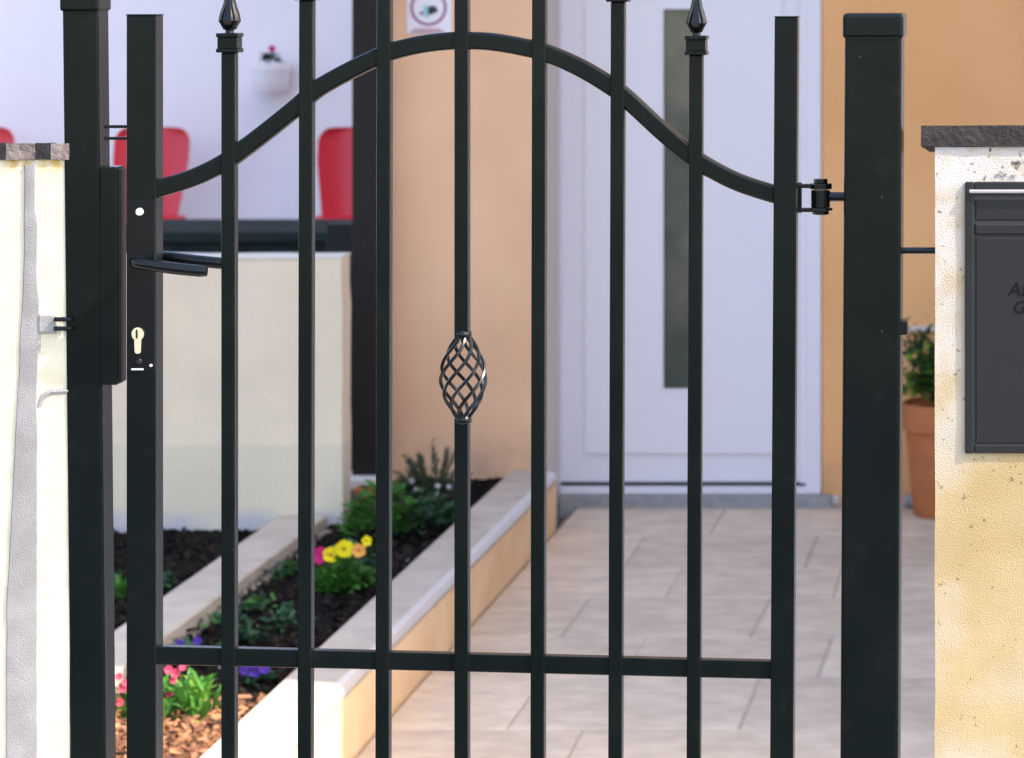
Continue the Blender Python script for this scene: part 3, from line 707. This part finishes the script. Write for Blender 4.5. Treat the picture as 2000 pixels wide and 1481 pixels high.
# ------------------------------------------------------------------ gate
gate = thing('garden_gate', 'black metal gate with arched rail and twisted basket bar', 'gate', (X(900, DG), DG, 0))
def py_m(v): return v / 1300
yl = 1960                                           # photo y of the foot of the gate
def upright(name, t0, t1, b0, b1, top, y0, y1, m='paint'):
    bm = bmesh.new()
    lean(bm, X(xs(t0, b0, yl), DG), X(xs(t1, b1, yl), DG), X(xs(t0, b0, top), DG), X(xs(t1, b1, top), DG), y0, y1, Z(yl, DG), Z(top, DG), .0018)
    return obj(name, bm, M[m], gate)
st = upright('stile', 247, 305, 247, 305, 31, DG - .001, DG + .037)
st2 = upright('stile', 1513, 1558, 1504, 1549, 35, DG - .001, DG + .034)
for s_o, c0, c1, tp in ((st, 247, 305, 31), (st2, 1513, 1558, 35)):
    bx('stile_cap', M['paint'], s_o, X(c0 - 1, DG), X(c1 + 1, DG), DG - .002, DG + .038, Z(tp, DG) - .0, Z(tp - 3, DG), bev=.001)
bars = [(445, 0, 65), (597, -3, -37), (749, -3, -84), (900.5, 0, -103), (1052, -3, -84), (1206, -5, -34), (1359, -5, 70)]
def finial(parent, cx, ctop):
    yc = DG + .0105
    bm = bmesh.new(); s = 1 / 1300
    zc = Z(ctop + 38, DG); wv = 21.5 * s
    box(bm, cx - wv, cx + wv, yc - wv, yc + wv, zc, zc + 8 * s, .0012); box(bm, cx - wv * .9, cx + wv * .9, yc - wv * .9, yc + wv * .9, zc + 8.2 * s, zc + 29.8 * s, .001); box(bm, cx - wv, cx + wv, yc - wv, yc + wv, zc + 30 * s, zc + 38 * s, .0012)
    obj('collar', bm, M['paint'], parent)
    bm = bmesh.new(); z0 = zc + 38 * s
    lathe(bm, (cx, yc, z0), [(.0065, 0), (.0062, .004), (.0085, .008), (.0165, .019), (.0150, .025), (.0105, .036), (.0068, .050), (.0040, .066), (.0008, .080)], 8, R(22.5))
    for i in range(4):                              # raised ribs of the spear head
        a = R(45 + 90 * i); u = Vector((math.cos(a), math.sin(a), 0))
        tube(bm, [Vector((cx, yc, z0)) + u * r + Vector((0, 0, z)) for r, z in ((.008, .006), (.0165, .019), (.0145, .028), (.0085, .044), (.003, .068))], .0022, 5)
    obj('spear_head', bm, M['paint2'], parent)
zb0, zb1 = 655, 822
for cx, dl, ct in bars:
    top = ct + 38
    if abs(cx - 900.5) < 1:
        bm = bmesh.new()
        for a, b_ in ((zb1 - 4, yl), (top, zb0 + 4)):
            lean(bm, X(cx - 13.5, DG), X(cx + 13.5, DG), X(cx - 13.5, DG), X(cx + 13.5, DG), DG, DG + .0208, Z(b_, DG), Z(a, DG), .0015)
        br = obj('bar', bm, M['paint'], gate)
    else: br = upright('bar', cx - 13.5, cx + 13.5, cx + dl - 13.5, cx + dl + 13.5, top, DG, DG + .0208)
    finial(br, X(cx, DG), ct)
# twisted basket
bc = Vector((X(902, DG), DG + .0105, 0)); z0, z1 = Z(zb1, DG), Z(zb0, DG)
bm = bmesh.new()
for z in (z0,): lathe(bm, (bc.x, bc.y, z - .006), [(.011, 0), (.0135, .003), (.0135, .009), (.011, .012)], 14)
basket = obj('basket', bm, M['paint2'], gate, True)
bm = bmesh.new(); lathe(bm, (bc.x, bc.y, z1 - .006), [(.011, 0), (.0135, .003), (.0135, .009), (.011, .012)], 14); obj('basket_collar', bm, M['paint2'], basket, True)
for k in range(8):
    pts = []
    for i in range(29):
        f = i / 28; r = .006 + .0275 * math.sin(math.pi * f) ** .85; a = 2 * math.pi * k / 8 + .2 + f * R(200)
        pts.append((bc.x + r * math.cos(a), bc.y + r * math.sin(a), z0 + (z1 - z0) * f))
    bm = bmesh.new(); tube(bm, pts, .0027, 7); obj('twisted_rod', bm, M['paint2'], basket, True)
# arched rail
key = [(300, 372), (318, 366), (375, 348), (430, 321), (465, 297), (525, 251), (585, 202), (615, 175), (675, 141), (735, 112), (765, 100), (825, 86), (885, 80), (900, 80), (960, 82), (1040, 97), (1070, 106), (1130, 132), (1190, 168), (1222, 193), (1285, 252), (1345, 303), (1378, 326), (1440, 358), (1512, 381), (1520, 383)]
def catmull(k, n=5):
    out = []
    for i in range(len(k) - 1):
        p0, p1, p2, p3 = k[max(i - 1, 0)], k[i], k[i + 1], k[min(i + 2, len(k) - 1)]
        for j in range(n):
            t_ = j / n; out.append(tuple(.5 * (2 * p1[c] + (p2[c] - p0[c]) * t_ + (2 * p0[c] - 5 * p1[c] + 4 * p2[c] - p3[c]) * t_ ** 2 + (3 * p1[c] - p0[c] - 3 * p2[c] + p3[c]) * t_ ** 3) for c in (0, 1)))
    return out + [k[-1]]
pts = catmull(key)
for _ in range(3): pts = [pts[0]] + [tuple((pts[i - 1][c] + 2 * pts[i][c] + pts[i + 1][c]) / 4 for c in (0, 1)) for i in range(1, len(pts) - 1)] + [pts[-1]]
bm = bmesh.new(); rings = []
for i, p in enumerate(pts):
    a, b_ = pts[max(i - 1, 0)], pts[min(i + 1, len(pts) - 1)]
    tx, ty = b_[0] - a[0], b_[1] - a[1]; L = math.hypot(tx, ty); nx, ny = -ty / L, tx / L; h = 17.5; e = .0015
    def q(s, d): return (X(p[0] + nx * s, DG), DG + d, Z(p[1] + ny * s, DG))
    rings.append([bm.verts.new(v) for v in (q(h - 5, .002), q(h - 1.5, .0035), q(h, .0065), q(h, .019), q(-h, .019), q(-h, .0065), q(-h + 1.5, .0035), q(-h + 5, .002))])
for i in range(len(rings) - 1):
    for k in range(8): bm.faces.new((rings[i][k], rings[i][(k + 1) % 8], rings[i + 1][(k + 1) % 8], rings[i + 1][k]))
bm.faces.new(rings[0]); bm.faces.new(rings[-1])
obj('arched_rail', bm, M['paint'], gate)
def rail(name, l0, l1, r0, r1):
    bm = bmesh.new(); xa, xb = X(303, DG), X(1508, DG)
    hexa(bm, [(xa, DG + .003, Z(l1, DG)), (xb, DG + .003, Z(r1, DG)), (xb, DG + .019, Z(r1, DG)), (xa, DG + .019, Z(l1, DG)), (xa, DG + .003, Z(l0, DG)), (xb, DG + .003, Z(r0, DG)), (xb, DG + .019, Z(r0, DG)), (xa, DG + .019, Z(l0, DG))])
    bmesh.ops.bevel(bm, geom=list(bm.edges), offset=.0012, segments=2, affect='EDGES', profile=.5)
    obj(name, bm, M['paint'], gate)
rail('rail', 1264, 1299, 1293, 1328); rail('rail', 1850, 1885, 1868, 1903)
# lock, cylinder, screw, levers
lk = bx('lock_plate', M['paint2'], gate, X(249, DG), X(303, DG), DG - .0022, DG + .002, Z(724, DG), Z(392, DG), bev=.0008)
bm = bmesh.new(); out = []
for i in range(17):
    a = R(-58 + (360 - 64) * i / 16); a = R(-62 + 304 * i / 16); out.append((269 + 12.5 * math.cos(a), 655 - 12.5 * math.sin(a)))
out = [(269 + 12 * math.cos(R(-55 + 290 * i / 16)), 653 - 13 * math.sin(R(-55 + 290 * i / 16))) for i in range(17)] + [(263, 688), (266, 691), (272, 691), (275, 688)]
va = [bm.verts.new(P(x, y, DG - .0055)) for x, y in out]; vb = [bm.verts.new(P(x, y, DG - .001)) for x, y in out]; n = len(out)
bm.faces.new(va)
for i in range(n): bm.faces.new((va[i], va[(i + 1) % n], vb[(i + 1) % n], vb[i]))
cyl = obj('key_cylinder', bm, M['brass'], lk)
bm = bmesh.new(); box(bm, X(268, DG), X(271, DG), DG - .0064, DG - .0050, Z(660, DG), Z(643, DG)); obj('key_slot', bm, M['ink'], lk)
def disc(name, px, py, r, m, parent, d=.004):
    bm = bmesh.new(); lathe(bm, (0, 0, 0), [(r, 0), (r, d * .6), (r * .8, d)], 16); bmesh.ops.transform(bm, matrix=Matrix.Translation(P(px, py, DG - .0018)) @ Matrix.Rotation(R(90), 4, 'X'), verts=bm.verts)
    return obj(name, bm, m, parent)
disc('screw', 273, 414, .0058, M['steel'], lk); disc('screw', 272, 706, .0042, M['box'], lk, .003); disc('screw', 295, 714, .0022, M['steel'], lk, .002)
bx('lock_slit', M['steel'], lk, X(258, DG), X(281, DG), DG - .0035, DG - .001, Z(722.5, DG), Z(719.5, DG))
def lever(d0, d1, name):
    bm = bmesh.new(); r = .0095
    a = P(276, 508, DG); 
    pts = [(a.x, DG + d0, a.z), (a.x, DG + d1 * .8, a.z), (a.x + .006, DG + d1 * .97, a.z - .001), (a.x + .02, DG + d1, a.z - .003), (a.x + .06, DG + d1, a.z - .0085), (a.x + .100, DG + d1, a.z - .0125), (a.x + .110, DG + d1, a.z - .013)]
    tube(bm, pts, [.008, .008, .0085, .0085, .009, .009, .0075], 10)
    obj(name, bm, M['paint2'], gate, True)
lever(-.001, -.042, 'lever_handle'); lever(.036, .078, 'lever_handle')
# hinge strap on the gate side
bm = bmesh.new()
for py in (366, 413): box(bm, X(1550, DG), X(1592, DG), DG + .022, DG + .034, Z(py + 4, DG), Z(py - 4, DG), .001)
box(bm, X(1550, DG), X(1562, DG), DG + .0355, DG + .04, Z(420, DG), Z(360, DG), .001)
for a, b_, r in ((352, 361, .0105), (361, 372, .017), (374, 408, .0145), (409, 414, .018), (414, 422, .0125)):
    lathe(bm, (X(1600, DG), DG + .028, Z(b_, DG)), [(r * .95, 0), (r, .001), (r, (b_ - a) / 1300 - .001), (r * .95, (b_ - a) / 1300)], 6 if r != .0145 else 16)
obj('hinge', bm, M['paint2'], gate)

# parts were modelled where they stand: cancel the parents' offsets once, at the end
for o in list(COL.objects):
    if o.parent and o.type == 'MESH':
        r = o.parent
        if o.name.split('.')[0] in ('leaf', 'paver') and o.location.length > 0: 
            continue
        up = Vector((0, 0, 0)); top = r
        while top.parent: top = top.parent
        o.matrix_parent_inverse = Matrix.Translation(-top.location) if r is top else Matrix.Identity(4)
